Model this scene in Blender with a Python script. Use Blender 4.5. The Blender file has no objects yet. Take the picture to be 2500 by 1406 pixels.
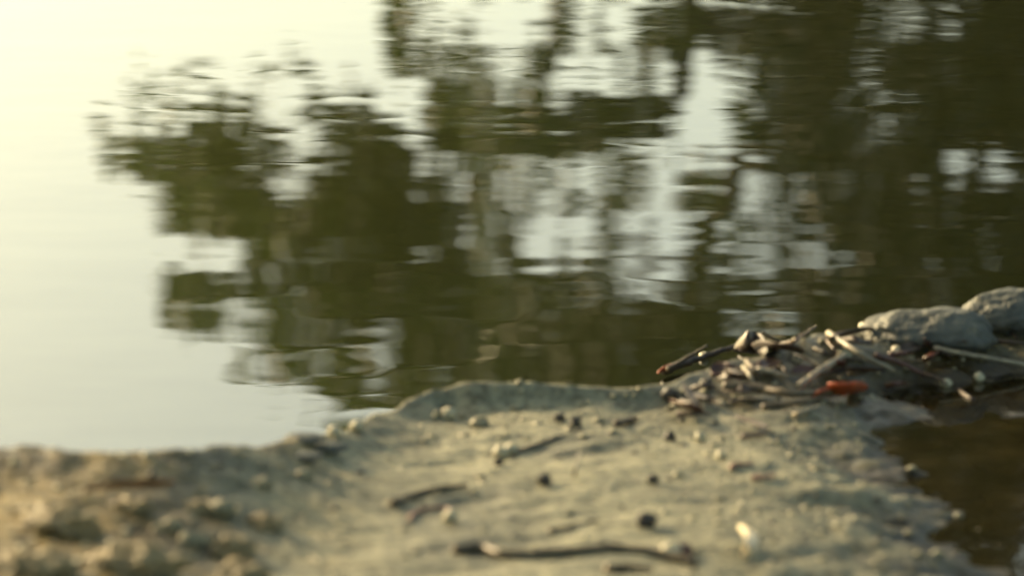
import bpy, math, random
import numpy as np
from mathutils import Vector, Matrix, noise as mnoise

# ------------------------------------------------------------------ camera, sky, sun, exposure
scene = bpy.context.scene
W0, H0 = 2500.0, 1406.0                 # frame of the photograph
LENS = 150.0
F = LENS / 36.0 * W0
CAM_H = 0.55                            # camera height over the water
PITCH = math.atan((703 + 1650) / F)     # the horizon lies above the frame

cam_data = bpy.data.cameras.new('camera')
cam = bpy.data.objects.new('camera', cam_data)
scene.collection.objects.link(cam)
cam.location = (0, 0, CAM_H)
cam.rotation_euler = (math.pi / 2 - PITCH, 0, 0)
cam_data.lens = LENS
cam_data.sensor_width = 36.0
cam_data.clip_start = 0.05
cam_data.clip_end = 3000
cam_data.dof.use_dof = True
cam_data.dof.focus_distance = 2.60
cam_data.dof.aperture_fstop = 9.8
cam_data.dof.aperture_blades = 0
scene.camera = cam

SUN_ELEV = math.radians(22)
SUN_AZ = math.radians(-48)              # measured from +Y, negative to the left
sun_dir = Vector((math.sin(SUN_AZ) * math.cos(SUN_ELEV), math.cos(SUN_AZ) * math.cos(SUN_ELEV), math.sin(SUN_ELEV)))

world = bpy.data.worlds.new('World')
scene.world = world
world.use_nodes = True
wn = world.node_tree.nodes
wl = world.node_tree.links
wn.clear()
sky = wn.new('ShaderNodeTexSky')
sky.sky_type = 'NISHITA'
sky.sun_disc = False
sky.sun_elevation = SUN_ELEV
sky.sun_rotation = SUN_AZ
sky.air_density = 0.6
sky.dust_density = 3.0
sky.ozone_density = 0.6
tint = wn.new('ShaderNodeMix')
tint.data_type = 'RGBA'
tint.blend_type = 'MULTIPLY'
tint.inputs['Factor'].default_value = 1.0
tint.inputs['B'].default_value = (1.04, 1.0, 0.70, 1)
bg = wn.new('ShaderNodeBackground')
bg.inputs['Strength'].default_value = 0.115
wo = wn.new('ShaderNodeOutputWorld')
wl.new(sky.outputs['Color'], tint.inputs['A'])
wl.new(tint.outputs['Result'], bg.inputs['Color'])
wl.new(bg.outputs['Background'], wo.inputs['Surface'])

sun_data = bpy.data.lights.new('sun', 'SUN')
sun = bpy.data.objects.new('sun', sun_data)
scene.collection.objects.link(sun)
sun.rotation_euler = sun_dir.to_track_quat('Z', 'Y').to_euler()
sun_data.energy = 2.3
sun_data.angle = math.radians(0.6)
sun_data.color = (1.0, 0.74, 0.42)

scene.view_settings.view_transform = 'Standard'
scene.view_settings.look = 'None'
scene.view_settings.exposure = 1.80
scene.view_settings.gamma = 1.0
scene.cycles.use_denoising = True
scene.cycles.max_bounces = 6
scene.cycles.diffuse_bounces = 3
scene.cycles.glossy_bounces = 3
scene.cycles.transmission_bounces = 3
scene.cycles.caustics_reflective = False
scene.cycles.caustics_refractive = False

# ------------------------------------------------------------------ helpers
rng = np.random.default_rng(7)
random.seed(7)
COL = scene.collection

def link(o, parent=None):
    COL.objects.link(o)
    if parent is not None:
        o.parent = parent
    return o

def mesh_obj(name, verts, faces, mat, parent=None, smooth=True):
    me = bpy.data.meshes.new(name)
    me.from_pydata([tuple(v) for v in verts], [], [tuple(f) for f in faces])
    me.materials.append(mat)
    if smooth:
        me.polygons.foreach_set('use_smooth', [True] * len(me.polygons))
    me.update()
    return link(bpy.data.objects.new(name, me), parent)

def quad_mesh(name, verts, quads, mat, parent=None, smooth=True):
    """fast path for big numpy meshes"""
    me = bpy.data.meshes.new(name)
    nv, nf = len(verts), len(quads)
    k = quads.shape[1]
    me.vertices.add(nv)
    me.vertices.foreach_set('co', verts.astype(np.float32).ravel())
    me.loops.add(nf * k)
    me.loops.foreach_set('vertex_index', quads.astype(np.int32).ravel())
    me.polygons.add(nf)
    me.polygons.foreach_set('loop_start', np.arange(0, nf * k, k, dtype=np.int32))
    me.polygons.foreach_set('loop_total', np.full(nf, k, dtype=np.int32))
    me.materials.append(mat)
    me.update(calc_edges=True)
    me.polygons.foreach_set('use_smooth', np.full(nf, smooth))
    return link(bpy.data.objects.new(name, me), parent)

def empty(name, loc=(0, 0, 0)):
    o = bpy.data.objects.new(name, None)
    o.location = loc
    o.empty_display_size = 0.05
    return link(o)

def tag(o, label=None, cat=None, group=None, kind=None):
    if label: o['label'] = label
    if cat: o['category'] = cat
    if group: o['group'] = group
    if kind: o['kind'] = kind
    return o

FWD = np.array([0, math.cos(PITCH), -math.sin(PITCH)])
UPV = np.array([0, math.sin(PITCH), math.cos(PITCH)])
def ray(u, v):
    d = FWD + np.array([1.0, 0, 0]) * (u - 1250) / F + UPV * (703 - v) / F
    return d / d[1]                                     # per metre of Y
def at_height(u, v, z):
    d = ray(u, v)
    t = (z - CAM_H) / d[2]
    return np.array([0, 0, CAM_H]) + d * t
def tree_point(u, v, Y):
    """the place, Y metres off, whose mirror image in the water stands at (u, v)"""
    d = ray(u, v)
    return np.array([d[0] * Y, Y, -(CAM_H + d[2] * Y)])

def value_noise(x, y, seed):
    r = np.random.default_rng(seed).random((256, 256))
    xi, yi = np.floor(x).astype(int), np.floor(y).astype(int)
    fx, fy = x - xi, y - yi
    fx = fx * fx * fx * (fx * (fx * 6 - 15) + 10)
    fy = fy * fy * fy * (fy * (fy * 6 - 15) + 10)
    a = r[xi & 255, yi & 255]; b = r[(xi + 1) & 255, yi & 255]
    c = r[xi & 255, (yi + 1) & 255]; d = r[(xi + 1) & 255, (yi + 1) & 255]
    return (a * (1 - fx) + b * fx) * (1 - fy) + (c * (1 - fx) + d * fx) * fy - 0.5
def fbm(x, y, scale, octaves, seed, gain=0.5):
    s, a, out = 1.0 / scale, 1.0, 0
    for k in range(octaves):
        ca, sa = math.cos(0.7 * k + 0.3), math.sin(0.7 * k + 0.3)
        out = out + a * value_noise((x * ca - y * sa) * s + 31.7 * k, (x * sa + y * ca) * s + 11.3 * k, seed + k)
        s *= 2.03; a *= gain
    return out
def sstep(a, b, x):
    t = np.clip((x - a) / (b - a), 0, 1)
    return t * t * (3 - 2 * t)

# ------------------------------------------------------------------ materials
def new_mat(name):
    m = bpy.data.materials.new(name)
    m.use_nodes = True
    nt = m.node_tree
    b = nt.nodes['Principled BSDF']
    return m, nt, b
def node(nt, kind, **kw):
    n = nt.nodes.new(kind)
    for k, v in kw.items():
        setattr(n, k, v)
    return n
def noise_node(nt, coord, scale, detail=4, rough=0.55):
    n = node(nt, 'ShaderNodeTexNoise')
    n.inputs['Scale'].default_value = scale
    n.inputs['Detail'].default_value = detail
    n.inputs['Roughness'].default_value = rough
    nt.links.new(coord, n.inputs['Vector'])
    return n
def ramp(nt, fac, stops):
    r = node(nt, 'ShaderNodeValToRGB')
    e = r.color_ramp.elements
    while len(e) > 1:
        e.remove(e[-1])
    e[0].position, e[0].color = stops[0][0], (*stops[0][1], 1)
    for p, c in stops[1:]:
        el = e.new(p); el.color = (*c, 1)
    nt.links.new(fac, r.inputs['Fac'])
    return r
def simple(name, c0, c1, scale, rough=0.6, bump=0.0, bscale=None, coord='Object', rough_var=0.15, c2=None):
    """two or three tones of noise, with fine relief"""
    m, nt, b = new_mat(name)
    tc = node(nt, 'ShaderNodeTexCoord')
    n = noise_node(nt, tc.outputs[coord], scale, 5)
    stops = [(0.32, c0), (0.62, c1)] + ([(0.8, c2)] if c2 else [])
    r = ramp(nt, n.outputs['Fac'], stops)
    nt.links.new(r.outputs['Color'], b.inputs['Base Color'])
    rr = node(nt, 'ShaderNodeMapRange')
    rr.inputs['To Min'].default_value = rough - rough_var
    rr.inputs['To Max'].default_value = rough + rough_var
    n2 = noise_node(nt, tc.outputs[coord], scale * 2.7, 3)
    nt.links.new(n2.outputs['Fac'], rr.inputs['Value'])
    nt.links.new(rr.outputs['Result'], b.inputs['Roughness'])
    if bump:
        n3 = noise_node(nt, tc.outputs[coord], bscale or scale * 4, 4)
        bp = node(nt, 'ShaderNodeBump')
        bp.inputs['Strength'].default_value = 1.0
        bp.inputs['Distance'].default_value = bump
        nt.links.new(n3.outputs['Fac'], bp.inputs['Height'])
        nt.links.new(bp.outputs['Normal'], b.inputs['Normal'])
    return m

def make_mud():
    m, nt, b = new_mat('mud')
    L = nt.links.new
    tc = node(nt, 'ShaderNodeTexCoord')
    P = tc.outputs['Object']
    big = noise_node(nt, P, 14, 5)
    fine = noise_node(nt, P, 170, 5, 0.65)
    r1 = ramp(nt, big.outputs['Fac'], [(0.3, (0.120, 0.117, 0.078)), (0.5, (0.188, 0.181, 0.122)), (0.72, (0.272, 0.257, 0.174))])
    r2 = ramp(nt, fine.outputs['Fac'], [(0.34, (0.42, 0.40, 0.36)), (0.5, (0.9, 0.9, 0.88)), (0.68, (1.35, 1.3, 1.2))])
    mx = node(nt, 'ShaderNodeMix', data_type='RGBA', blend_type='MULTIPLY')
    mx.inputs['Factor'].default_value = 1.0
    soil = node(nt, 'ShaderNodeAttribute'); soil.attribute_name = 'soil'
    sm = node(nt, 'ShaderNodeMix', data_type='RGBA')
    r3 = ramp(nt, big.outputs['Fac'], [(0.3, (0.17, 0.122, 0.042)), (0.7, (0.31, 0.232, 0.095))])
    L(soil.outputs['Fac'], sm.inputs['Factor']); L(r1.outputs['Color'], sm.inputs['A']); L(r3.outputs['Color'], sm.inputs['B'])
    L(sm.outputs['Result'], mx.inputs['A']); L(r2.outputs['Color'], mx.inputs['B'])
    wet = node(nt, 'ShaderNodeAttribute'); wet.attribute_name = 'wet'
    wn_ = noise_node(nt, P, 60, 4)
    wa = node(nt, 'ShaderNodeMath', operation='MULTIPLY_ADD')
    wa.inputs[1].default_value = 1.1; wa.inputs[2].default_value = -0.55
    L(wn_.outputs['Fac'], wa.inputs[0])
    wadd = node(nt, 'ShaderNodeMath', operation='ADD', use_clamp=True)
    L(wet.outputs['Fac'], wadd.inputs[0])
    wmul = node(nt, 'ShaderNodeMath', operation='MULTIPLY')
    L(wa.outputs[0], wmul.inputs[0]); L(wet.outputs['Fac'], wmul.inputs[1])
    L(wmul.outputs[0], wadd.inputs[1])
    dark = node(nt, 'ShaderNodeMix', data_type='RGBA', blend_type='MULTIPLY')
    dark.inputs['B'].default_value = (0.17, 0.118, 0.055, 1)
    L(wadd.outputs[0], dark.inputs['Factor']); L(mx.outputs['Result'], dark.inputs['A'])
    L(dark.outputs['Result'], b.inputs['Base Color'])
    rr = node(nt, 'ShaderNodeMapRange')
    rr.inputs['To Min'].default_value = 0.62; rr.inputs['To Max'].default_value = 0.28
    L(wadd.outputs[0], rr.inputs['Value'])
    L(rr.outputs['Result'], b.inputs['Roughness'])
    b1 = node(nt, 'ShaderNodeBump'); b1.inputs['Distance'].default_value = 0.0007
    L(fine.outputs['Fac'], b1.inputs['Height'])
    f2 = noise_node(nt, P, 420, 4)
    b2 = node(nt, 'ShaderNodeBump'); b2.inputs['Distance'].default_value = 0.0006
    L(f2.outputs['Fac'], b2.inputs['Height']); L(b1.outputs['Normal'], b2.inputs['Normal'])
    L(b2.outputs['Normal'], b.inputs['Normal'])
    b.inputs['Specular IOR Level'].default_value = 0.35
    return m

def make_water(name, base, layers, rough=0.0, ior=1.333):
    m, nt, b = new_mat(name)
    L = nt.links.new
    b.inputs['Base Color'].default_value = (*base, 1)
    b.inputs['IOR'].default_value = ior
    b.inputs['Roughness'].default_value = rough
    tc = node(nt, 'ShaderNodeTexCoord')
    prev = None
    for (scale, amp, detail, sx) in layers:
        mp = node(nt, 'ShaderNodeMapping')
        mp.inputs['Scale'].default_value = (sx, 1, 1)
        mp.inputs['Rotation'].default_value = (0, 0, 0.13)
        mp.inputs['Location'].default_value = (scale * 0.37, scale * 0.11, 0)
        L(tc.outputs['Object'], mp.inputs['Vector'])
        n = noise_node(nt, mp.outputs['Vector'], scale, detail, 0.5)
        bp = node(nt, 'ShaderNodeBump')
        bp.inputs['Distance'].default_value = amp
        bp.inputs['Filter Width'].default_value = 0.1
        if scale > 15:                                   # calmer and livelier patches
            pn = noise_node(nt, tc.outputs['Object'], 3.2, 2)
            mr = node(nt, 'ShaderNodeMapRange')
            mr.inputs['From Min'].default_value = .35; mr.inputs['From Max'].default_value = .65
            mr.inputs['To Min'].default_value = .45; mr.inputs['To Max'].default_value = 1.0
            L(pn.outputs['Fac'], mr.inputs['Value']); L(mr.outputs['Result'], bp.inputs['Strength'])
        L(n.outputs['Fac'], bp.inputs['Height'])
        if prev is not None:
            L(prev.outputs['Normal'], bp.inputs['Normal'])
        prev = bp
    L(prev.outputs['Normal'], b.inputs['Normal'])
    return m

def make_leaf(name, c0, c1, trans=0.35):
    m, nt, b = new_mat(name)
    L = nt.links.new
    g = node(nt, 'ShaderNodeTexCoord')
    n = noise_node(nt, g.outputs['Object'], 1.6, 4)
    r = ramp(nt, n.outputs['Fac'], [(0.3, c0), (0.7, c1)])
    L(r.outputs['Color'], b.inputs['Base Color'])
    b.inputs['Roughness'].default_value = 0.5
    t = node(nt, 'ShaderNodeBsdfTranslucent')
    L(r.outputs['Color'], t.inputs['Color'])
    ms = node(nt, 'ShaderNodeMixShader')
    ms.inputs['Fac'].default_value = trans
    L(b.outputs['BSDF'], ms.inputs[1]); L(t.outputs['BSDF'], ms.inputs[2])
    L(ms.outputs['Shader'], nt.nodes['Material Output'].inputs['Surface'])
    return m

def make_water_silt(*a):
    m = make_water(*a)
    nt = m.node_tree; b = nt.nodes['Principled BSDF']
    tc = node(nt, 'ShaderNodeTexCoord')
    n_ = noise_node(nt, tc.outputs['Object'], 38, 5, .6)
    c = a[1]
    r_ = ramp(nt, n_.outputs['Fac'], [(.38, tuple(x * .5 for x in c)), (.55, c), (.72, tuple(x * 2.6 for x in c))])
    nt.links.new(r_.outputs['Color'], b.inputs['Base Color'])
    return m
M_MUD = make_mud()
M_WATER = make_water('pond_water', (0.004, 0.0055, 0.002), [(7, 0.00024, 0, 0.9), (18, 0.00016, 0, 0.85), (36, 0.000062, 0, 0.65)], 0.0, 1.75)
M_PUDDLE = make_water_silt('puddle_water', (0.010, 0.0075, 0.003), [(28, 0.00025, 1, 1.0), (90, .00006, 1, 1.0)], 0.02)
M_GROUND = simple('lake_soil', (0.12, 0.10, 0.06), (0.20, 0.17, 0.11), 0.8, 0.8)
M_BARK = simple('bark', (0.045, 0.035, 0.022), (0.09, 0.07, 0.045), 6, 0.85, 0.01, 20)
M_LEAF_A = make_leaf('leaf_olive', (0.035, 0.060, 0.010), (0.070, 0.100, 0.016), 0.4)
M_LEAF_B = make_leaf('leaf_mid_green', (0.030, 0.052, 0.010), (0.060, 0.085, 0.016), 0.35)
M_LEAF_C = make_leaf('leaf_grey_green', (0.026, 0.044, 0.014), (0.050, 0.074, 0.024), 0.3)
M_LEAF_D = make_leaf('leaf_dark_green', (0.010, 0.021, 0.008), (0.022, 0.036, 0.013), 0.2)
M_STONE = simple('grey_stone', (0.045, 0.05, 0.046), (0.105, 0.108, 0.095), 70, 0.55, 0.0022, 190, c2=(0.27, 0.23, 0.155))
M_STONE.node_tree.nodes['Principled BSDF'].inputs['Specular IOR Level'].default_value = 0.2
M_PEBBLE = simple('pale_pebble', (0.27, 0.24, 0.15), (0.42, 0.37, 0.24), 160, 0.42, 0.0005, 700)
M_CLOD = simple('mud_clod', (0.11, 0.10, 0.056), (0.235, 0.212, 0.128), 110, 0.6, 0.0009, 420)
M_CLOD_BROWN = simple('brown_clod', (0.12, 0.09, 0.04), (0.24, 0.185, 0.09), 90, 0.6, 0.0015, 300)
M_DARK = simple('dark_clod', (0.018, 0.014, 0.010), (0.045, 0.034, 0.024), 140, 0.5, 0.0005, 500)
M_TWIG = simple('brown_twig', (0.04, 0.027, 0.014), (0.12, 0.082, 0.04), 130, 0.5, 0.0004, 500)
M_TWIG_PALE = simple('bleached_twig', (0.12, 0.10, 0.066), (0.28, 0.235, 0.155), 120, 0.45, 0.0003, 500)
M_TWIG_DARK = simple('dark_red_twig', (0.03, 0.011, 0.008), (0.08, 0.026, 0.016), 120, 0.34, 0.0003, 500)
M_LEAF_ORANGE = simple('orange_leaf', (0.17, 0.024, 0.008), (0.46, 0.075, 0.015), 260, 0.4, 0.0003, 500)
M_LEAF_BROWN = simple('brown_leaf', (0.016, 0.009, 0.006), (0.045, 0.022, 0.012), 130, 0.5, 0.0004, 400)
M_LEAF_RUST = simple('rust_leaf', (0.07, 0.032, 0.010), (0.15, 0.065, 0.018), 110, 0.5, 0.0004, 400)
M_STRAW = simple('pale_husk', (0.52, 0.43, 0.28), (0.70, 0.60, 0.42), 120, 0.45, 0.0002, 600)
M_RED = simple('reddish_stem', (0.16, 0.075, 0.05), (0.26, 0.13, 0.09), 120, 0.5)

# ------------------------------------------------------------------ the near bank as a height field
CREST = [(-900, 1060, .09), (-300, 1078, .086), (0, 1096, .080), (90, 1090, .080), (170, 1104, .079), (300, 1102, .078),
         (400, 1096, .077), (480, 1094, .075), (570, 1088, .070), (690, 1072, .060), (760, 1060, .053), (850, 1042, .046), (930, 1004, .043),
         (990, 968, .043), (1050, 936, .046), (1120, 926, .046), (1250, 924, .045), (1400, 927, .043), (1550, 938, .039),
         (1620, 932, .037), (1700, 900, .035), (1800, 872, .034), (1900, 852, .033), (2000, 822, .032),
         (2130, 800, .031), (2300, 800, .03), (2500, 800, .03), (3000, 790, .03), (3600, 780, .03)]
_cu = np.array([c[0] for c in CREST], float)
_cy = np.array([at_height(*c)[1] for c in CREST])
_cz = np.array([c[2] for c in CREST], float)
INNER = [(-600, 1250, .082), (-600, 1406, .08), (0, 1180, .075), (250, 1190, .073), (0, 1300, .074), (0, 1400, .073), (300, 1300, .068), (300, 1400, .068),
         (480, 1180, .067), (500, 1270, .060), (600, 1400, .056), (680, 1150, .056), (780, 1120, .049), (760, 1300, .050),
         (900, 1090, .041), (1000, 1010, .037), (1080, 985, .036), (1250, 987, .035), (1400, 982, .034), (1550, 965, .035), (1080, 1012, .035), (1250, 1012, .034), (1400, 1005, .033), (1000, 1070, .038), (1200, 1070, .036), (1400, 1060, .035),
         (1000, 1200, .043), (1000, 1400, .050), (1300, 1180, .039), (1300, 1400, .047), (1600, 1060, .033), (1600, 1200, .037), (1600, 1400, .043),
         (1720, 960, .031), (1900, 900, .031), (1850, 980, .030), (2000, 1020, .027), (1850, 1120, .033), (1900, 1300, .036), (2000, 1400, .034),
         (2100, 960, .023), (2250, 940, .017), (2450, 930, .014), (2140, 1050, .018), (2300, 1050, .0135), (2500, 1050, .012),
         (2180, 1150, .018), (2330, 1180, .0145), (2500, 1200, .010), (2250, 1260, .020), (2420, 1290, .0145), (2380, 1400, .019), (2500, 1400, .0135), (2800, 1200, .004), (2800, 1400, .004), (2800, 950, .016),
         (2200, 870, .028), (2400, 870, .024), (2700, 860, .024)]
ctrl = [at_height(*c) for c in INNER] + [at_height(*c) for c in CREST]
ctrl += [np.array(p) for p in [(-.6, 1.25, .10), (-.2, 1.25, .08), (.2, 1.25, .06), (.6, 1.3, .045), (0, .9, .08), (-.6, .9, .10), (.6, .9, .06)]]
ctrl = np.array(ctrl)
def tps_fit(P, z, lam=2e-5):
    n = len(P)
    d2 = ((P[:, None] - P[None]) ** 2).sum(-1)
    K = 0.5 * d2 * np.log(d2 + 1e-12) + lam * np.eye(n)
    Q = np.hstack([np.ones((n, 1)), P])
    A = np.block([[K, Q], [Q.T, np.zeros((3, 3))]])
    return np.linalg.solve(A, np.concatenate([z, np.zeros(3)]))
_w = tps_fit(ctrl[:, :2], ctrl[:, 2])
def tps_eval(x, y):
    out = _w[-3] + _w[-2] * x + _w[-1] * y
    for (px, py, _), w in zip(ctrl, _w):
        d2 = (x - px) ** 2 + (y - py) ** 2
        out = out + w * 0.5 * d2 * np.log(d2 + 1e-12)
    return out
def column(x, y):
    return 1250 + F * x / (y * math.cos(PITCH) + (CAM_H - 0.03) * math.sin(PITCH))
PUD_Z = 0.0165
GX = np.arange(-0.62, 0.66, 0.0022)
GY = np.arange(1.05, 2.55, 0.0022)
XX, YY = np.meshgrid(GX, GY)
def bank_height(x, y):
    u = column(x, y)
    yc = np.interp(u, _cu, _cy) + 0.003 * fbm(x, y, .05, 3, 71)
    zc = np.interp(u, _cu, _cz)
    base = tps_eval(x, y)
    left = 1 - sstep(500, 900, u)                        # the rough bank on the left
    right = sstep(1700, 2100, u)
    rough = 0.0022 - 0.0004 * left + .004 * right
    base = base + rough * fbm(x, y, .045, 4, 11, .55)
    base = base + 0.0012 * left * np.abs(fbm(x, y, .02, 3, 41)) * 2
    base = base + (0.0008 + .0012 * left + .0008 * right) * fbm(x, y, .011, 3, 23, .6)
    base = base + .005 * right * fbm(x * .35 + y * .1, y, .022, 3, 33)
    # low diagonal furrows in the drying mud
    s = x * 0.86 + y * 0.5
    t = -x * 0.5 + y * 0.86
    base = base + 0.0022 * fbm(s * .3, t, .014, 3, 57) * (1 - left)
    drop = zc - 1.3 * (y - yc) + 0.0025 * fbm(x, y, .02, 3, 91)
    k = 0.003
    hh = np.clip(0.5 + 0.5 * (drop - base) / k, 0, 1)
    z = drop * (1 - hh) + base * hh - k * hh * (1 - hh)
    z = np.maximum(z, -0.12 + 0.0 * z)
    return z
ZZ = bank_height(XX, YY)
def ground_z(x, y):
    fx = (x - GX[0]) / 0.0022; fy = (y - GY[0]) / 0.0022
    i = int(np.clip(fx, 0, len(GX) - 2)); j = int(np.clip(fy, 0, len(GY) - 2))
    a, b = min(max(fx - i, 0), 1), min(max(fy - j, 0), 1)
    return (ZZ[j, i] * (1 - a) + ZZ[j, i + 1] * a) * (1 - b) + (ZZ[j + 1, i] * (1 - a) + ZZ[j + 1, i + 1] * a) * b
def hit(u, v):
    """where the line of sight through (u, v) meets the near bank or the pond"""
    d = ray(u, v)
    y = 1.3
    while y < 2.5:
        z = CAM_H + d[2] * y
        g = max(ground_z(d[0] * y, y), 0.0)
        if z <= g:
            return np.array([d[0] * y, y, g])
        y += 0.001
    return at_height(u, v, 0.0)
def px(y):
    return y / math.cos(PITCH) / F                       # metres per photo pixel at that distance

nx, ny = len(GX), len(GY)
verts = np.stack([XX.ravel(), YY.ravel(), ZZ.ravel()], 1)
idx = np.arange(nx * ny).reshape(ny, nx)
quads = np.stack([idx[:-1, :-1].ravel(), idx[:-1, 1:].ravel(), idx[1:, 1:].ravel(), idx[1:, :-1].ravel()], 1)
bank = quad_mesh('mud_bank', verts, quads, M_MUD)
tag(bank, kind='structure')
wet = 1 - sstep(0.001, 0.016, ZZ - PUD_Z + .010 * fbm(XX, YY, .035, 3, 66))
UU = column(XX, YY)
wet = wet * sstep(1500, 2000, UU)
wet = np.maximum(wet, 0.8 * (1 - sstep(0.006, 0.028, ZZ)))
wet = np.maximum(wet, (0.35 + 0.6 * fbm(XX, YY, .12, 3, 5)) * (1 - sstep(350, 800, UU)))
wet = np.maximum(wet, (0.05 + .57 * sstep(1.98, 2.06, YY)) * sstep(1550, 1900, UU))
wet = np.clip(wet + 0.75 * np.clip(fbm(XX, YY, .06, 4, 77), 0, 1), 0, 1)
at = bank.data.attributes.new('wet', 'FLOAT', 'POINT')
at.data.foreach_set('value', wet.astype(np.float32).ravel())
at = bank.data.attributes.new('soil', 'FLOAT', 'POINT')
at.data.foreach_set('value', np.clip(1 - sstep(420, 900, UU + 500 * fbm(XX, YY, .05, 3, 8)), 0, 1).astype(np.float32).ravel())

# the puddle in the hollow on the right
pv, pf = [], []
n = 48
pc = at_height(2440, 1120, PUD_Z)
for k in range(n):
    a = 2 * math.pi * k / n
    pv.append((pc[0] + 0.16 * math.cos(a), pc[1] + 0.24 * math.sin(a), PUD_Z))
pv.append((pc[0], pc[1], PUD_Z))
for k in range(n):
    pf.append((k, (k + 1) % n, n))
puddle = mesh_obj('puddle', pv, pf, M_PUDDLE)
tag(puddle, kind='structure')

# ------------------------------------------------------------------ pond, pond bed and far land
water = mesh_obj('pond_water', [(-400, 1.95, 0), (400, 1.95, 0), (400, 500, 0), (-400, 500, 0)], [(0, 1, 2, 3)], M_WATER)
tag(water, kind='structure')
gx = np.concatenate([np.linspace(-900, -30, 30), np.linspace(-25, 25, 51), np.linspace(30, 900, 30)])
gy = np.concatenate([np.linspace(-300, -5, 12), np.linspace(-4, 1.2, 14), np.linspace(1.25, 3, 8), np.linspace(4, 45, 42), np.linspace(50, 1500, 30)])
gX, gY = np.meshgrid(gx, gy)
shore = 17.0 + 2.5 * fbm(gX, gX * 0 + 3, 6, 3, 13) + 60 * (1 - sstep(-40, -7, gX))
gz = -0.9 + 1.5 * sstep(0, 5, gY - shore) + 0.25 * fbm(gX, gY, 7, 3, 15)
gz = gz + 3 * sstep(60, 400, gY - shore)
near = np.where(gY < 1.2, 0.02 + 0.05 * sstep(1.2, -1, gY), gz)
wn_ = sstep(1.0, 1.9, gY)
gz = np.where(gY < 1.9, near * (1 - wn_) + -0.6 * wn_, gz)
gz = np.where((gY < 1.95) & (gY > 0.95) & (np.abs(gX) < 0.7), -0.15, gz)
gidx = np.arange(gX.size).reshape(gX.shape)
gq = np.stack([gidx[:-1, :-1].ravel(), gidx[:-1, 1:].ravel(), gidx[1:, 1:].ravel(), gidx[1:, :-1].ravel()], 1)
ground = quad_mesh('ground', np.stack([gX.ravel(), gY.ravel(), gz.ravel()], 1), gq, M_GROUND)
tag(ground, kind='structure')

# ------------------------------------------------------------------ trees on the far bank, seen as reflections
ROWS = [  # leaf cover of the reflected crowns, 50 photo pixels to a cell, 0 open sky .. 9 closed
    '00000000000000000007211100051100577888887766366999',
    '00000000000000000006222211051106689999999875556999',
    '00000000000000000007665412343556734689999989999999',
    '00000020440004400007554434502225200055999669997999',
    '00000033310123300411066632623356200056996569899999',
    '00000003356641167700088743855998800066996666799999',
    '00005226456681015671299999999995000059999666677999',
    '00000575776638222899389999999630000056999999993535',
    '00000039999943088698475132232142111443579999992524',
    '00000003999994599997684926432462269223589999699999',
    '00000000999999999999974754223452232732468999799999',
    '00000000013379999999965441111142117143346999999999',
    '00000000000186449999488735112422167354434799999999',
    '00000000431188999999999439777313356653565999999999',
    '00000000888865499999999995757325265772799999999999',
    '00000000765559399999999999669777738775199799999999',
    '00000000331119465445999999999999966929999999999999',
    '00000000000467888647999999999999999999999999999999',
    '00000000000532478666639999999999999999999999999999',
    '00000000000001129968999999999999999999999999999999',
    '00000000000000004699999999999999999999999999999999',
]
def tube(pts, radii, seg=7):
    pts = [Vector(p) for p in pts]
    vs, fs = [], []
    n = len(pts)
    for i, p in enumerate(pts):
        t = (pts[min(i + 1, n - 1)] - pts[max(i - 1, 0)]).normalized()
        a = t.orthogonal().normalized() if i == 0 else (ref - t * ref.dot(t)).normalized()
        ref = a
        b = t.cross(a)
        for k in range(seg):
            w = 2 * math.pi * k / seg
            vs.append(p + (a * math.cos(w) + b * math.sin(w)) * radii[i])
    for i in range(n - 1):
        for k in range(seg):
            fs.append((i * seg + k, i * seg + (k + 1) % seg, (i + 1) * seg + (k + 1) % seg, (i + 1) * seg + k))
    fs.append(tuple(range(seg))[::-1])
    fs.append(tuple(range((n - 1) * seg, n * seg)))
    return vs, fs
def spline(pts, n=14):
    P = [np.array(p, float) for p in pts]
    P = [2 * P[0] - P[1]] + P + [2 * P[-1] - P[-2]]
    out = []
    for i in range(1, len(P) - 2):
        for k in range(n):
            t = k / n
            a, b, c, d = P[i - 1], P[i], P[i + 1], P[i + 2]
            out.append(0.5 * (2 * b + (c - a) * t + (2 * a - 5 * b + 4 * c - d) * t * t + (3 * b - a - 3 * c + d) * t ** 3))
    out.append(P[-2])
    return out
def leaves(points, size, r):
    """kite-shaped leaves, four corners each, folded a little along the midrib"""
    n = len(points)
    d = r.normal(size=(n, 3)); d[:, 2] -= 0.5
    d /= np.linalg.norm(d, axis=1)[:, None]
    e = r.normal(size=(n, 3)); e -= (e * d).sum(1)[:, None] * d
    e /= np.linalg.norm(e, axis=1)[:, None]
    s = (size * (0.6 + 0.8 * r.random(n)))[:, None]
    nrm = np.cross(d, e)
    v = np.stack([points, points + d * s * .5 + e * s * .3 + nrm * s * .08, points + d * s, points + d * s * .5 - e * s * .3 + nrm * s * .08], 1)
    return v.reshape(-1, 3), np.arange(4 * n).reshape(n, 4)

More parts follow.
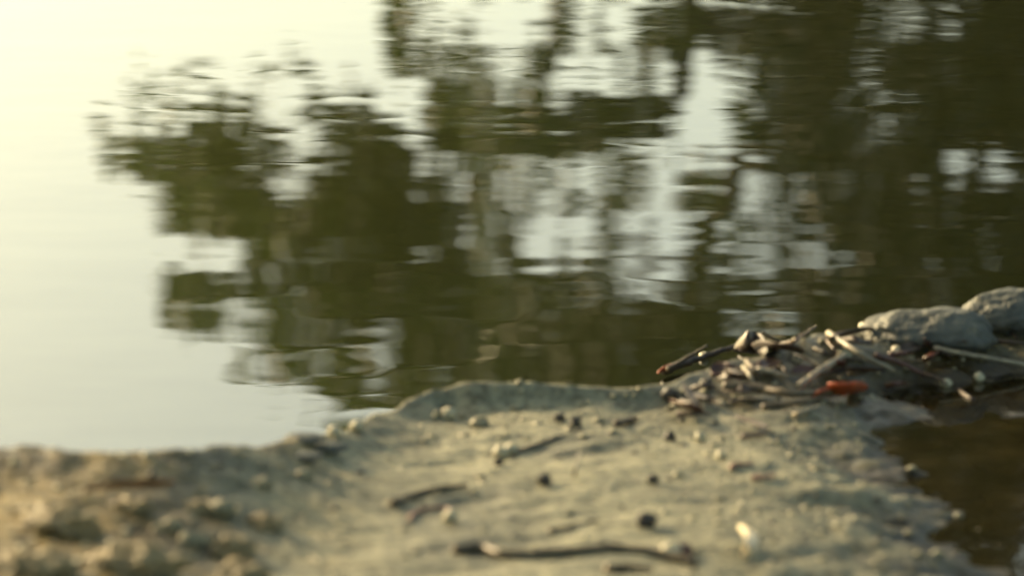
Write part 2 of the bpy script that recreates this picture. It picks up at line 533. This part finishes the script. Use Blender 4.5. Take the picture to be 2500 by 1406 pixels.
def cell(u, v):
    i, j = int(u // 50), int(v // 50)
    if j < 0: return None
    if 0 <= i < 50:
        return int(ROWS[j][i]) if j < len(ROWS) else (9 if i >= 19 else 0)
    return None
_g = np.random.default_rng(3).random((20000, 2)) * 4000
CLUMP = np.sort(fbm(_g[:, 0], _g[:, 1] * 1.25, 42, 4, 400, .75))
def crown_points(owner, Y, spread, leaf_area, r, extra=None, veil=.05):
    """leaf positions through the crown's depth; owner(u, v) says which cells belong to this tree"""
    out = []
    for j in range(-14, 30):
        for i in range(-2, 110):
            u, v = i * 50 + 25, j * 50 + 25
            if not owner(u, v): continue
            c = cell(u, v)
            if c is None:
                c = extra(u, v, r) if extra else 0
            c = {9: .985, 8: .84, 7: .70, 6: .58, 5: .46, 4: .36, 3: .26, 2: .16, 1: .07, 0: 0}.get(int(c), 0)
            if c <= 0: continue
            w = 50 * px(Y)
            n = int(5.0 * w * w / (leaf_area * 0.5))
            q = r.random((n, 3))
            uu, vv = u - 25 + 50 * q[:, 0], v - 25 + 50 * q[:, 1]
            nz = fbm(uu, vv * 1.25, 42, 4, 400, .75)          # sprays of leaves with gaps between them
            rank = np.searchsorted(CLUMP, nz) / len(CLUMP)
            keep = rank < c
            wisp = 1.0 if c > .5 else .3 + c
            thin = r.random(n) < wisp * np.clip((c - rank) / .10, .0, 1) ** .6      # sprays thin out towards their edges
            keep = keep & thin | (r.random(n) < veil * c)
            yy = Y + spread * (q[keep, 2] - .5) * 2
            d = FWD[None] + np.stack([(uu[keep] - 1250) / F, 0 * yy, 0 * yy], 1) + UPV[None] * ((703 - vv[keep]) / F)[:, None]
            d = d / d[:, 1:2]
            out.append(np.stack([d[:, 0] * yy, yy, -(CAM_H + d[:, 2] * yy)], 1))
    return np.concatenate(out)
def build_tree(label, base, trunk_px, limbs_px, owner, Y, spread, leaf, lmat, seed, extra=None, r0=0.16, veil=.05):
    r = np.random.default_rng(seed)
    t = empty('tree', base)
    b = np.array(base)
    def put(name, vs, fs, m):
        return mesh_obj(name, [np.array(v) - b for v in vs], fs, m, t)
    tp = [b - np.array([0, 0, .3])] + [tree_point(u, v, Y) if len(q) == 0 else tree_point(u, v, q[0]) for (u, v, *q) in trunk_px]
    sp = spline(tp, 8)
    put('trunk', *tube(sp, [r0 * (1 - .8 * k / (len(sp) - 1)) + .012 for k in range(len(sp))], 9), M_BARK)
    for (pts, ra) in limbs_px:
        lp = [tree_point(u, v, q[0] if q else Y) for (u, v, *q) in pts]
        sp = spline(lp, 6)
        put('limb', *tube(sp, [ra * (1 - .75 * k / (len(sp) - 1)) for k in range(len(sp))], 7), M_BARK)
    area = leaf * leaf * .3
    pts = crown_points(owner, Y, spread, area, r, extra, veil)
    v, q = leaves(pts - b, leaf, r)
    quad_mesh('crown', v, q, lmat, t, smooth=False)
    tag(t, label, 'tree', 'trees reflected in the pond')
    return t

def in_left(u, v):   return 150 < u < 1130 and 150 < v < 1060 and not (u > 950 and v < 300)
def in_hang(u, v):   return 940 < u < 1690 and v < 400 and not in_left(u, v)
def in_right(u, v):  return u > 1840 or (u > 1690 and v < 140)
def in_back(u, v):   return 1100 < u <= 1850 and not in_hang(u, v) and not in_right(u, v) and not in_left(u, v)
def ex_right(u, v, r):
    if u >= 2500: return int(r.integers(5, 10)) if v < 1400 else 0
    return int(r.integers(4, 9)) if v < 0 and u > 2000 else 0
def ex_low(u, v, r):
    return int(r.integers(1, 4)) if v > -220 else 0

build_tree('olive green tree leaning left over the water, leftmost reflection, open sky on its left', (.26, 22.5, .25),
           [(1370, -300), (1362, 0), (1318, 220), (1240, 340), (1160, 430), (1100, 640), (960, 900)],
           [([(1180, 330), (980, 380), (700, 420), (430, 400)], .05), ([(1120, 520), (860, 560), (620, 480), (330, 330)], .05),
            ([(1100, 640), (860, 680), (640, 720), (450, 735)], .04), ([(1020, 780), (820, 830), (650, 800)], .035), ([(960, 560), (930, 400), (905, 220)], .03),
            ([(1000, 860), (900, 930), (850, 1000)], .03), ([(650, 730), (660, 850), (640, 930)], .025)],
           in_left, 22.5, 1.6, .085, M_LEAF_A, 101, r0=.026, veil=.08)
build_tree('low hanging bough of green leaves reflected in the middle at the top edge', (.78, 18.5, .3),
           [(1690, -300), (1680, 100), (1655, 230), (1590, 310), (1400, 370)],
           [([(1400, 350), (1320, 260), (1335, 150), (1375, 0), (1370, -200)], .02), ([(1400, 350), (1200, 330), (1080, 230), (975, 100), (972, -100)], .025),
            ([(1660, 150), (1720, 60), (1850, 70)], .03), ([(1160, 320), (1162, 400), (1150, 480)], .03)],
           in_hang, 18.5, 1.0, .075, M_LEAF_B, 102, ex_low, r0=.05, veil=.12)
build_tree('pale green tree with sky gaps, reflected in the middle behind a dark slanting branch', (2.09, 27.0, .4),
           [(2055, -300), (2010, 280), (1930, 385), (1815, 394), (1765, 500), (1715, 620), (1690, 760), (1560, 880)],
           [([(1690, 700), (1560, 620), (1490, 560), (1480, 420)], .055), ([(1600, 860), (1300, 780), (1240, 560), (1250, 420)], .07)],
           in_back, 27.0, 2.2, .12, M_LEAF_C, 103, r0=.11, veil=.17)
build_tree('tall dark tree filling the right side of the reflection', (2.64, 20.5, .35),
           [(2590, -200), (2580, 300), (2500, 900), (2420, 1390)],
           [([(2440, 200), (2380, 420), (2250, 520), (2050, 560)], .05), ([(2430, 500), (2200, 640), (1950, 700)], .05), ([(2440, 100), (2200, 110), (1950, 100), (1720, 75)], .05),
            ([(2420, 700), (2150, 900), (1900, 1000)], .05), ([(2440, 300), (2300, 380), (2040, 400), (1850, 390)], .045), ([(2450, 250), (2700, 500), (3000, 650)], .06), ([(2200, 110), (2190, 260), (2200, 420)], .03), ([(1990, 100), (1985, 260), (1980, 420)], .03)],
           in_right, 20.5, 1.8, .08, M_LEAF_D, 104, ex_right, r0=.16, veil=.30)

# ------------------------------------------------------------------ stones, pebbles, twigs and leaves on the bank
def blob(name, loc, size, mat, seed, sub=3, rough=.25, parent=None, squash=None, rotz=0.0, freq=1.3):
    import bmesh
    bm = bmesh.new()
    bmesh.ops.create_icosphere(bm, subdivisions=sub, radius=1.0)
    off = Vector((seed * 7.13, seed * 3.7, seed * 1.9))
    for v in bm.verts:
        p = v.co.copy()
        k = 1 + rough * mnoise.fractal(p * freq + off, 0.8, 2.1, 4)
        v.co = p * k
    R = Matrix.Rotation(rotz, 3, 'Z')
    for v in bm.verts:
        v.co = R @ Vector((v.co.x * size[0], v.co.y * size[1], v.co.z * size[2]))
    me = bpy.data.meshes.new(name)
    bm.to_mesh(me); bm.free()
    me.materials.append(mat)
    me.polygons.foreach_set('use_smooth', [True] * len(me.polygons))
    o = bpy.data.objects.new(name, me)
    o.location = loc
    return link(o, parent)
def stone_px(name, u0, v0, u1, v1, mat, seed, label, cat, depth=1.0, sink=.25, group=None, rough=.25, rotz=0.0, sub=3, freq=1.3):
    """a stone whose picture spans the box; it stands on the bank at the box's foot"""
    uc = (u0 + u1) / 2
    p = hit(uc, v1 - .12 * (v1 - v0))
    s = px(p[1])
    w = (u1 - u0) * s / 2; h = (v1 - v0) * s / 2
    o = blob(name, (p[0], p[1] + w * depth * .6, p[2] + h * (1 - sink)), (w, w * depth, h), mat, seed, sub, rough, rotz=rotz, freq=freq)
    return tag(o, label, cat, group)
def stick_px(name, pts, r, mat, label, cat, lift=0.5, taper=.5, group=None, seed=0, parent=None, n=8, fixed=None):
    """pts: (u, v, height over the ground in radii); radius r in metres"""
    ps = []
    for q in pts:
        p = hit(q[0], q[1])
        dz = q[2] if len(q) > 2 else 0.0
        d = ray(q[0], q[1])
        if dz:                                           # raise it along the line of sight
            t = -dz / d[2] * -1
            p = p - d * (dz / -d[2])
        ps.append(p + np.array([0, 0, r * lift]))
    sp = spline(ps, n)
    rr = random.Random(seed)
    rad = [r * (1 - taper * k / (len(sp) - 1)) * (1 + .18 * (rr.random() - .5)) for k in range(len(sp))]
    sp = [p + np.array([rr.gauss(0, r * .12), rr.gauss(0, r * .12), rr.gauss(0, r * .08)]) for p in sp]
    vs, fs = tube(sp, rad, 8)
    base = Vector((0, 0, 0)) if parent is not None else Vector(ps[0])
    o = mesh_obj(name, [Vector(v) - base for v in vs], fs, mat, parent)
    if parent is None:
        o.location = base
        tag(o, label, cat, group)
    return o
def blade_px(name, pts, width, mat, label, cat, curl=.4, thick=.0006, parent=None, tilt=0.3, group=None, lift=.002):
    """a curled leaf blade along a line of pixels, tapering to both ends"""
    ps = []
    for q in pts:
        p = hit(q[0], q[1]); dz = q[2] if len(q) > 2 else 0.0
        d = ray(q[0], q[1])
        p = p - d * (dz / -d[2])
        ps.append(p + np.array([0, 0, lift]))
    sp = spline(ps, 6)
    n, k = len(sp), 7
    vs, fs = [], []
    for side in (0, 1):
        for i, p in enumerate(sp):
            t = np.array(sp[min(i + 1, n - 1)]) - np.array(sp[max(i - 1, 0)])
            t /= np.linalg.norm(t)
            s = np.cross(t, [0, 0, 1]); s /= np.linalg.norm(s) + 1e-9
            up = np.cross(s, t)
            s = s * math.cos(tilt) + up * math.sin(tilt)
            up = np.cross(s, t)
            f = i / (n - 1)
            w = width * (math.sin(math.pi * (0.06 + .88 * f)) ** .7)
            for j in range(k):
                a = j / (k - 1) * 2 - 1
                vs.append(p + s * a * w * .5 + up * (curl * w * a * a * .6 - side * thick))
    m = n * k
    for i in range(n - 1):
        for j in range(k - 1):
            a = i * k + j
            fs.append((a, a + 1, a + k + 1, a + k))
            fs.append((m + a, m + a + k, m + a + k + 1, m + a + 1))
    ring = [j for j in range(k)] + [i * k + k - 1 for i in range(1, n)] + [(n - 1) * k + j for j in range(k - 2, -1, -1)] + [i * k for i in range(n - 2, 0, -1)]
    for a, b in zip(ring, ring[1:] + ring[:1]):
        fs.append((b, a, m + a, m + b))
    base = Vector((0, 0, 0)) if parent is not None else Vector(ps[0])
    o = mesh_obj(name, [Vector(v) - base for v in vs], fs, mat, parent)
    if parent is None:
        o.location = base
        tag(o, label, cat, group)
    return o

# stones at the right end of the bank
stone_px('stone', 2120, 758, 2440, 880, M_STONE, 3, 'long grey stone with a sunlit tan left end, on the right of the bank', 'stone', .55, .35, rough=.2, rotz=-.12, sub=5, freq=1.0)
stone_px('stone', 2368, 716, 2600, 836, M_STONE, 8, 'round grey stone cut by the right edge, behind the long stone', 'stone', .7, .3, rough=.2, sub=5, freq=1.1)
stone_px('stone', 1616, 948, 1656, 988, M_DARK, 12, 'small blackish stone at the front of the debris, right of the mud crest', 'stone', .8, .25)

# debris heap on the right
stick_px('twig', [(1618, 912, .002), (1700, 882, .003), (1800, 850, .006)], .0026, M_LEAF_BROWN, 'dark brown twig rising from the orange leaf tip to the right', 'twig', seed=1)
blade_px('leaf_scrap', [(1606, 918, .002), (1625, 910, .003), (1648, 904, .003)], .006, M_LEAF_ORANGE, 'small orange leaf scrap at the left end of the debris heap', 'leaf', tilt=.6)
stick_px('twig', [(1630, 905, .006), (1680, 875, .010), (1725, 848, .014)], .0013, M_TWIG, 'thin brown twig sticking up over the water above the orange scrap', 'twig', seed=2)
blade_px('dry_leaf', [(1795, 862, .010), (1825, 858, .014), (1850, 868, .010), (1870, 880, .004)], .014, M_LEAF_BROWN, 'crumpled blackish leaf standing up at the middle of the debris heap', 'leaf', curl=.9, tilt=1.0)
blade_px('dry_leaf', [(1835, 862, .005), (1890, 862, .003), (1960, 872, .003)], .011, M_LEAF_BROWN, 'flat dark brown leaf pointing right from the crumpled leaf', 'leaf', curl=.5, tilt=.2)
stick_px('twig', [(1905, 846, .004), (1945, 832, .008), (1990, 800, .012)], .0015, M_TWIG_DARK, 'dark twig leaning up to the right at the water line', 'twig', seed=3)
stick_px('twig', [(1860, 815, .010), (1880, 826, .008), (1910, 840, .004)], .0010, M_TWIG, 'very thin twig pointing up to the left above the water line', 'twig', seed=4)
stick_px('twig', [(2022, 818, .006), (2100, 868, .005), (2185, 912, .002)], .0017, M_TWIG_PALE, 'straight pale grey twig slanting down to the right below the long stone', 'twig', seed=5, taper=.3)
stick_px('twig', [(1950, 948, .002), (1995, 915, .004), (2062, 872, .005)], .0019, M_TWIG_PALE, 'sunlit pale twig slanting up to the right in the middle of the debris', 'twig', seed=6, taper=.2)
stick_px('twig', [(2135, 872, .004), (2190, 890, .003), (2255, 920, .002)], .0019, M_TWIG_DARK, 'dark red twig right of the straight pale grey twig', 'twig', seed=7)
stick_px('twig', [(2280, 852, .003), (2380, 872, .003), (2540, 902, .002)], .0014, M_TWIG_PALE, 'long pale twig running out through the right edge below the stones', 'twig', seed=8, taper=.2)
stick_px('twig', [(1815, 900, .004), (1830, 920, .004), (1842, 948, .002)], .0014, M_TWIG_PALE, 'short pale upright twig below the crumpled leaf', 'twig', seed=9)
stick_px('twig', [(1850, 905, .003), (1890, 915, .003), (1925, 922, .002)], .0017, M_TWIG_PALE, 'short pale twig lying left of the sunlit slanting twig', 'twig', seed=10)
blade_px('dry_leaf', [(2020, 838, .002), (2060, 828, .003), (2125, 812, .002)], .010, M_LEAF_BROWN, 'dark brown leaf lying just left of the long stone', 'leaf', tilt=.3)
blade_px('dry_leaf', [(1995, 925, .002), (2070, 915, .003), (2160, 915, .002)], .009, M_LEAF_BROWN, 'dark leaf under the lower end of the straight pale grey twig', 'leaf', tilt=.2)
# the leaf with the orange tip: stalk and blade
lf = hit(1770, 950)
leaf = empty('dry_leaf', tuple(lf))
def rebase(o, b):
    for v in o.data.vertices:
        v.co -= Vector(b)
rebase(stick_px('stalk', [(1765, 948, .004), (1850, 955, .004), (1930, 968, .003), (2030, 965, .004)], .0026, M_TWIG, None, None, parent=leaf, seed=11, taper=.3), lf)
rebase(blade_px('blade', [(1985, 974, .002), (2025, 970, .003), (2068, 965, .004), (2112, 960, .003)], .014, M_LEAF_ORANGE, None, None, curl=.25, tilt=.65, parent=leaf), lf)
leaf.children[1]['label'] = 'bright orange leaf tip'
tag(leaf, 'long brown leaf stalk with a bright orange tip, beside the puddle', 'leaf')
stick_px('twig', [(1860, 998, .001), (1950, 985, .002), (2010, 975, .002)], .0016, M_TWIG, 'thin brown twig crossing under the orange tipped leaf', 'twig', seed=12)
stick_px('twig', [(1940, 1020, .001), (1965, 1008, .001), (1998, 996, .001)], .0016, M_TWIG_PALE, 'short pale twig just below the orange tipped leaf', 'twig', seed=13)

# small scraps of the heap
rs = random.Random(21)
for k in range(64):
    u = rs.uniform(1660, 2480); top = np.interp(u, _cu, [c[1] for c in CREST])
    v = top + 18 + abs(rs.gauss(0, 55)); a = rs.gauss(-.15, .45); l = rs.uniform(16, 48)
    m = rs.choice([M_TWIG, M_LEAF_BROWN, M_LEAF_BROWN, M_TWIG_DARK, M_LEAF_BROWN, M_LEAF_BROWN, M_TWIG_DARK])
    q = [(u - l * math.cos(a), v + l * math.sin(a) * .6, .001), (u, v + rs.gauss(0, 3), rs.uniform(.001, .004)), (u + l * math.cos(a), v - l * math.sin(a) * .6, .002)]
    word = {M_TWIG: 'brown', M_LEAF_BROWN: 'blackish', M_TWIG_DARK: 'dark red', M_TWIG_PALE: 'pale'}[m]
    place = 'left of the crumpled leaf' if u < 1830 else 'around the sunlit pale twig' if u < 2010 else 'around the straight grey twig' if u < 2200 else 'in front of the grey stones'
    if k % 3:
        stick_px('stem_scrap', q, rs.uniform(.0008, .0017), m, 'short broken %s stem in the debris heap, %s' % (word, place), 'stem', seed=300 + k, group='stem scraps in the debris heap')
    else:
        blade_px('bark_scrap', q, rs.uniform(.004, .008), m, 'little %s bark flake in the debris heap, %s' % (word, place), 'bark', tilt=rs.uniform(-.5, .7), group='bark scraps in the debris heap')

# twigs and scraps on the open mud
stick_px('twig', [(1108, 1352), (1175, 1344), (1240, 1362), (1400, 1352), (1500, 1346), (1600, 1358), (1700, 1384)], .0021, M_TWIG, 'long wavy brown twig along the bottom edge', 'twig', seed=14, lift=.8, taper=.2)
stick_px('twig', [(1478, 1398), (1530, 1394), (1590, 1400)], .0022, M_TWIG, 'short brown stick cut by the bottom edge', 'twig', seed=15, lift=.8)
stick_px('twig', [(958, 1238), (1010, 1215), (1070, 1200), (1140, 1192)], .0019, M_TWIG, 'yellow brown twig on open mud left of the middle', 'twig', seed=16, lift=.8)
stick_px('twig', [(1250, 1112), (1330, 1082), (1420, 1050)], .0014, M_TWIG, 'thin twig half buried in the mud right of the pebble pair', 'twig', seed=17, lift=.5)
stick_px('twig', [(1505, 1042), (1530, 1036), (1556, 1030)], .0020, M_LEAF_BROWN, 'stubby dark twig below the right end of the mud crest', 'twig', seed=18, lift=.9)
stick_px('grass_stem', [(1000, 1275), (1010, 1258), (1045, 1245), (1085, 1243), (1105, 1255)], .0011, M_RED, 'thin curled stem beside a round pebble on the mud', 'stem', seed=19, lift=.8)
stick_px('twig', [(1340, 1300), (1390, 1292), (1462, 1274)], .0013, M_TWIG, 'thin twig on the mud left of the dark clod', 'twig', seed=20, lift=.7)
stick_px('grass_stem', [(1402, 1164, .001), (1406, 1140, .006), (1416, 1105, .010)], .0010, M_TWIG_PALE, 'thin pale stem standing up from the mud', 'stem', seed=21)
stick_px('grass_stem', [(1785, 1150), (1795, 1138), (1840, 1138)], .0013, M_RED, 'upper reddish stem on the mud right of the middle', 'stem', seed=22, lift=.8)
stick_px('grass_stem', [(1835, 1172), (1865, 1170), (1892, 1166)], .0013, M_RED, 'lower reddish stem on the mud right of the middle', 'stem', seed=23, lift=.8)
blade_px('pale_husk', [(1806, 1300, .004), (1822, 1318, .005), (1828, 1345, .004), (1820, 1374, .001)], .0058, M_STRAW, 'cream coloured curved husk standing on the mud by the bottom edge', 'husk', curl=1.0, tilt=.5, thick=.001)
blade_px('dry_leaf', [(205, 1208, .004), (290, 1200, .006), (370, 1198, .006), (425, 1192, .004)], .008, M_LEAF_RUST, 'rust brown leaf lying on the rough bank at the left', 'leaf', tilt=.5)
# snail-like seed: nut and husk
nb = hit(1650, 1358)
nut = empty('seed_pod', tuple(nb))
s = px(nb[1])
blob('shell', (-12 * s, -.001, 16 * s), (26 * s, 26 * s, 20 * s), M_PEBBLE, 31, 3, .18, nut)
blob('husk', (20 * s, .002, 10 * s), (24 * s, 22 * s, 18 * s), M_TWIG_DARK, 32, 3, .25, nut)
tag(nut, 'pale and dark brown seed pod lying on the long wavy twig', 'seed pod')

# pebbles one can tell apart: (u, v, size in photo pixels, look)
PEB = [(1222, 1105, 34, 'left pebble of the pale pair on open mud'), (1248, 1098, 32, 'right pebble of the pale pair on open mud'),
       (1100, 1262, 34, 'round pale pebble beside the curled stem'), (1710, 1068, 26, 'pale pebble right of the middle below the debris'),
       (1762, 1112, 26, 'pale pebble left of the reddish stems'), (1095, 1012, 34, 'pale pebble in the dark hollow of the mud crest'),
       (1170, 1032, 40, 'flat pale pebble below the hollow of the mud crest'), (540, 1240, 60, 'large pale clod at the foot of the rough bank, upper one'),
       (470, 1320, 70, 'large pale clod near the bottom on the left'), (420, 1280, 46, 'sunlit clod left of the large pale clods'),
       (740, 1160, 40, 'sunlit pebble on the slope below the flat dark stones'), (640, 1180, 46, 'elongated sunlit pebble on the left slope'),
       (870, 1042, 30, 'bright sunlit pebble at the left foot of the mud crest'), (815, 1056, 30, 'bright sunlit pebble beside the flat dark stones'),
       (2060, 868, 34, 'sunlit pebble at the upper end of the pale slanting twig'), (1945, 880, 22, 'small bright pebble among the debris'),
       (2310, 940, 28, 'glinting pebble at the far rim of the puddle, left one'), (2390, 980, 26, 'glinting pebble at the rim of the puddle, nearest one'),
       (2390, 925, 26, 'glinting pebble at the far rim of the puddle, right one'), (2110, 800, 26, 'bright pebble at the left end of the long stone'),
       (1718, 870, 20, 'bright bead of stone on the brown twig'), (2190, 858, 26, 'small pale pebble in front of the long stone')]
for i, (u, v, d, lab) in enumerate(PEB):
    big = d > 38
    stone_px('pebble', u - d * .55, v - d * (.35 if big else .5), u + d * .55, v + d * (.35 if big else .5), M_CLOD if big else M_PEBBLE, 40 + i, lab, 'pebble', .9, .5 if big else .3, rough=.5 if big else .3, freq=1.9 if big else 1.3)
for i, (u, v, d) in enumerate([(2222, 1078, 20), (2216, 1100, 18), (2280, 1098, 22), (2296, 1118, 20), (2392, 1108, 22), (2226, 1145, 20), (2440, 1170, 16), (2375, 1165, 18), (2340, 1262, 20), (2390, 1300, 22), (2320, 1040, 16), (2450, 1060, 16)]):  # pale bits added as glints on the dark water
    stone_px('speck', u - d * .6, v - d * .35, u + d * .6, v + d * .35, M_CLOD, 140 + i, 'one of the small pale specks added as glints in the dark puddle', 'speck', .9, .2, group='specks in the puddle', rough=.4, sub=2)
DRK = [(1330, 1172, 34, 'dark clod on open mud right of the pale pair'), (1580, 1272, 46, 'dark clod on the mud above the long wavy twig'), (1635, 1066, 28, 'small dark clod below the debris heap'),
       (1218, 1128, 22, 'dark lump added as the shadow under the pale pair of pebbles'), (1594, 1172, 26, 'dark crumb right of the middle'), (1365, 1020, 26, 'dark crumb below the mud crest'), (1405, 1032, 30, 'second dark crumb below the mud crest'),  # the lump under the pale pair stands in for its shadow
       (1725, 940, 30, 'dark clod inside the debris heap')]
for i, (u, v, d, lab) in enumerate(DRK):
    stone_px('clod', u - d * .55, v - d * .45, u + d * .55, v + d * .45, M_DARK, 80 + i, lab, 'clod', .8, .3, rough=.45)
FLAT = [(690, 1062, 800, 1086, 'top one of the flat dark stones at the left shoreline'), (740, 1084, 850, 1108, 'middle one of the flat dark stones at the left shoreline'), (700, 1108, 790, 1130, 'lowest one of the flat dark stones at the left shoreline')]
for i, (a, b_, c, d, lab) in enumerate(FLAT):
    stone_px('flat_stone', a, b_, c, d, M_STONE, 95 + i, lab, 'stone', .6, .2, rough=.2)
# lumps of the rough left bank
r = random.Random(5)
LUMPS = [(90, 1240, 130, 44), (310, 1235, 110, 36), (470, 1235, 100, 36), (150, 1270, 190, 90), (330, 1360, 210, 100), (80, 1370, 180, 90), (560, 1330, 110, 70), (640, 1270, 90, 55), (590, 1390, 130, 70)]
WORD = ['in the top left corner of the bank', 'on the left crest, second from the left edge', 'on the left crest, farthest right', 'below the rust brown leaf', 'at the bottom, left of the large pale clods', 'in the bottom left corner', 'right of the large pale clods', 'on the slope left of the open mud', 'at the bottom, right of the large pale clods']
for i, ((u, v, w, h), wd) in enumerate(zip(LUMPS, WORD)):
    stone_px('clod', u - w / 2, v - h / 2, u + w / 2, v + h / 2, M_CLOD_BROWN, 120 + i, 'blurred lump of brown mud ' + wd, 'clod', .8, .9, rough=.55, sub=4, freq=2.2)

# crumbs and grit strewn over the bank: too many to count
def ico():
    t = (1 + 5 ** .5) / 2
    v = np.array([(-1, t, 0), (1, t, 0), (-1, -t, 0), (1, -t, 0), (0, -1, t), (0, 1, t), (0, -1, -t), (0, 1, -t), (t, 0, -1), (t, 0, 1), (-t, 0, -1), (-t, 0, 1)], float)
    f = np.array([(0, 11, 5), (0, 5, 1), (0, 1, 7), (0, 7, 10), (0, 10, 11), (1, 5, 9), (5, 11, 4), (11, 10, 2), (10, 7, 6), (7, 1, 8), (3, 9, 4), (3, 4, 2), (3, 2, 6), (3, 6, 8), (3, 8, 9), (4, 9, 5), (2, 4, 11), (6, 2, 10), (8, 6, 7), (9, 8, 1)])
    return v / np.linalg.norm(v[0]), f
IV, IF = ico()
def grit(name, n, dens, smin, smax, mat, seed, label):
    rr = np.random.default_rng(seed)
    vs, fs, c = [], [], 0
    k = 0
    while k < n:
        x, y = rr.uniform(-.3, .3), rr.uniform(1.6, 2.3)
        z = ground_z(x, y)
        u = float(column(np.array(x), np.array(y)))
        if z < .004 or (u > 1950 and z < PUD_Z + .005) or rr.random() > dens(u, y, z): continue
        s = smin * (smax / smin) ** (rr.random() ** 2.2)
        q = IV * (1 + .35 * (rr.random((12, 1)) - .5)) * s * np.array([1, rr.uniform(.6, 1.2), rr.uniform(.3, .7)])
        a = rr.uniform(0, 6.28)
        q = q @ np.array([[math.cos(a), -math.sin(a), 0], [math.sin(a), math.cos(a), 0], [0, 0, 1]])
        vs.append(q + np.array([x, y, z + s * .08])); fs.append(IF + c); c += 12
        k += 1
    o = quad_mesh(name, np.concatenate(vs), np.concatenate(fs), mat)
    return tag(o, label, 'grit', kind='stuff')
def d_mid(u, y, z):
    a = 0.13
    if u < 850: a = .9
    if u > 1650: a = .7
    if 1050 < u < 1700 and y > 1.95: a = .5
    return a
grit('crumbs', 2300, d_mid, .0006, .0032, M_CLOD, 200, 'loose crumbs of grey mud strewn over the bank')
grit('gravel', 650, d_mid, .0006, .0026, M_PEBBLE, 201, 'pale grit glinting on the mud of the bank')
grit('dark_grit', 520, d_mid, .0006, .0024, M_DARK, 202, 'dark bits of bark and soil on the bank')

# ------------------------------------------------------------------ warm scattering volume added to imitate veiling lens glare
def make_glare_haze():
    m = bpy.data.materials.new('glare_haze')
    m.use_nodes = True
    nt = m.node_tree
    nt.nodes.clear()
    pv_ = nt.nodes.new('ShaderNodeVolumePrincipled')
    pv_.inputs['Color'].default_value = (0.95, 1.0, 0.35, 1)
    pv_.inputs['Density'].default_value = GLARE_HAZE
    pv_.inputs['Anisotropy'].default_value = 0.75
    out = nt.nodes.new('ShaderNodeOutputMaterial')
    nt.links.new(pv_.outputs['Volume'], out.inputs['Volume'])
    x, y0, y1, z0, z1 = 950, -350, 1550, -2.2, 11
    v = [(-x, y0, z0), (x, y0, z0), (x, y1, z0), (-x, y1, z0), (-x, y0, z1), (x, y0, z1), (x, y1, z1), (-x, y1, z1)]
    f = [(3, 2, 1, 0), (4, 5, 6, 7), (0, 1, 5, 4), (1, 2, 6, 5), (2, 3, 7, 6), (3, 0, 4, 7)]
    o = mesh_obj('glare_haze', v, f, m, smooth=False)
    tag(o, 'thin warm veil added over the pond to imitate lens glare', 'glare_haze', kind='stuff')
GLARE_HAZE = 0.0015
make_glare_haze()
